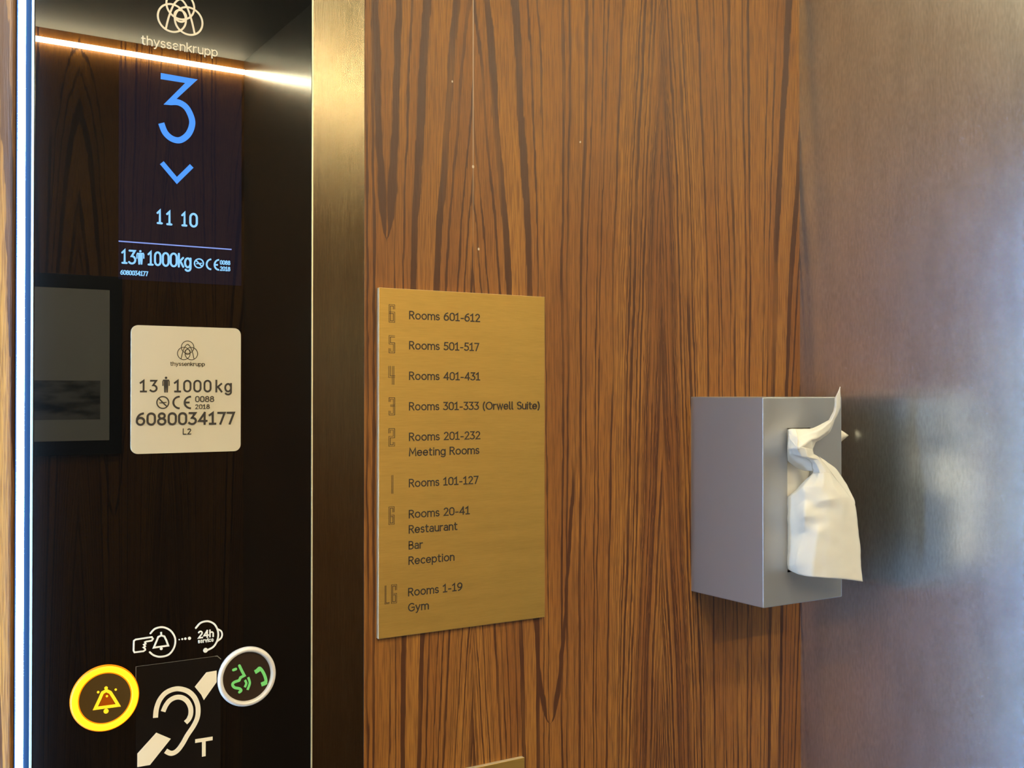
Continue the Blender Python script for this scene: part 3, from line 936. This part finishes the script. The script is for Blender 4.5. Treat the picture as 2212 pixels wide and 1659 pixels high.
# hanging sheet with its wing running back into the slot
loft(bm, [[(342, 728, 14), (343, 726, 18), (345, 724, 21), (385, 728, 32), (430, 724, 37), (470, 722, 37), (506, 742, 31)],
          [(232, 838, 3), (285, 790, 13), (325, 752, 24), (385, 770, 34), (435, 772, 39), (500, 775, 40), (540, 790, 34)],
          [(148, 915, 0), (215, 880, 12), (270, 832, 25), (350, 840, 34), (430, 840, 40), (510, 835, 43), (572, 832, 37)],
          [(147, 965, 0), (212, 935, 14), (284, 872, 28), (365, 890, 35), (455, 890, 42), (545, 880, 45), (612, 878, 39)],
          [(147, 1020, 0), (210, 1000, 13), (284, 935, 27), (380, 945, 37), (480, 935, 45), (580, 920, 46), (650, 918, 41)],
          [(147, 1070, 0), (210, 1055, 15), (281, 1010, 31), (375, 1010, 35), (480, 995, 42), (585, 975, 47), (672, 968, 42)],
          [(147, 1120, 0), (210, 1110, 14), (280, 1068, 31), (375, 1058, 37), (480, 1050, 42), (592, 1030, 46), (686, 1035, 43)],
          [(147, 1175, 0), (212, 1165, 13), (282, 1130, 28), (380, 1125, 36), (485, 1112, 43), (598, 1095, 46), (694, 1095, 44)],
          [(147, 1230, 0), (210, 1220, 12), (285, 1190, 25), (385, 1185, 39), (490, 1170, 43), (602, 1160, 46), (701, 1155, 44)],
          [(147, 1285, 0), (203, 1278, 12), (266, 1255, 23), (372, 1250, 37), (490, 1240, 44), (606, 1238, 45), (708, 1235, 45)],
          [(147, 1340, 0), (195, 1332, 12), (248, 1312, 21), (365, 1315, 37), (490, 1310, 42), (610, 1312, 46), (714, 1312, 44)],
          [(148, 1400, 0), (180, 1395, 10), (222, 1378, 19), (355, 1385, 36), (485, 1388, 42), (611, 1390, 45), (718, 1390, 45)],
          [(148, 1445, 0), (172, 1450, 8), (210, 1440, 17), (348, 1450, 35), (482, 1458, 41), (612, 1462, 45), (722, 1465, 45)],
          [(149, 1474, 0), (186, 1502, 7), (232, 1520, 17), (340, 1537, 33), (480, 1548, 40), (610, 1557, 44), (736, 1574, 45)]])
# back layer showing past the right edge
loft(bm, [[(400, 600, 20), (430, 640, 24)], [(470, 648, 20), (480, 700, 27)], [(505, 675, 19), (506, 745, 28)], [(545, 712, 20), (545, 795, 31)],
          [(580, 765, 21), (575, 840, 34)], [(625, 840, 24), (615, 885, 36)], [(655, 905, 28), (650, 930, 38)], [(672, 965, 34), (670, 985, 40)]])
# paper lying inside the slot
loft(bm, [[(140, 372, -4), (240, 372, -2), (345, 372, -4)], [(140, 700, -3), (240, 700, 0), (345, 700, -3)], [(140, 1100, -3), (240, 1100, 0), (345, 1100, -3)], [(140, 1485, -4), (240, 1485, -2), (345, 1485, -4)]])
bmesh.ops.remove_doubles(bm, verts=bm.verts[:], dist=0.0006)
cl = bm.edges.layers.float.new('crease_edge')
for e_ in bm.edges:
    e_[cl] = 0.9 if len(e_.link_faces) < 2 else min(0.85, e_.calc_face_angle(0) * 1.1)
ts = bm_obj('tissue', bm, M['tissue'], smooth=True)
tag(ts, 'white crumpled tissue hanging out of the front slot of the grey box', 'tissue')
md = ts.modifiers.new('soft', 'SUBSURF'); md.levels = md.render_levels = 3
tx = bpy.data.textures.new('crumple', 'CLOUDS'); tx.noise_scale = 0.016; tx.noise_depth = 1
md = ts.modifiers.new('crumple', 'DISPLACE'); md.texture = tx; md.strength = 0.0022; md.mid_level = 0.5; md.texture_coords = 'GLOBAL'
md = ts.modifiers.new('ply', 'SOLIDIFY'); md.thickness = 0.0004

# corner of tissue poking out past the far side of the box
bm = bmesh.new()
def q1(px, py, y): return at(px, py, y)
pts = [(1812, 928, -0.075), (1818, 930, -0.078), (1825, 935, -0.080), (1832, 940, -0.082)], [(1812, 942, -0.076), (1818, 942, -0.080), (1825, 941, -0.082), (1832.3, 940.6, -0.082)], [(1812, 957, -0.075), (1818, 953, -0.078), (1825, 947, -0.080), (1832, 941, -0.082)]
g_ = [[bm.verts.new(q1(*p)) for p in r] for r in pts]
for a, b_ in zip(g_, g_[1:]):
    for i in range(3): bm.faces.new((a[i], a[i + 1], b_[i + 1], b_[i]))
t2 = bm_obj('tissue', bm, M['tissue'], smooth=True)
tag(t2, 'tiny white tissue corner poking out past the right side of the grey box', 'tissue')
md = t2.modifiers.new('ply', 'SOLIDIFY'); md.thickness = 0.0005

# ------------------------------------------------------------------ framed notice on the opposite wall (seen mirrored in the glass)
px0, px1, pz0, pz1 = 0.20, 0.655, ZC - 0.175, ZC + 0.335
fp = empty('framed_poster', ((px0 + px1) / 2, YB, pz0), 'black framed poster on the opposite wall, seen mirrored in the black glass', 'poster')
box('frame', px0, px1, YB, YB + 0.018, pz0, pz1, M['frame'], fp, bevel=0.001)
box('sheet', px0 + 0.035, px1 - 0.035, YB + 0.018, YB + 0.0185, pz0 + 0.04, pz1 - 0.04, M['paper'], fp)
box('picture', px0 + 0.06, px1 - 0.06, YB + 0.0185, YB + 0.019, pz0 + 0.10, pz0 + 0.21, M['photo'], fp)
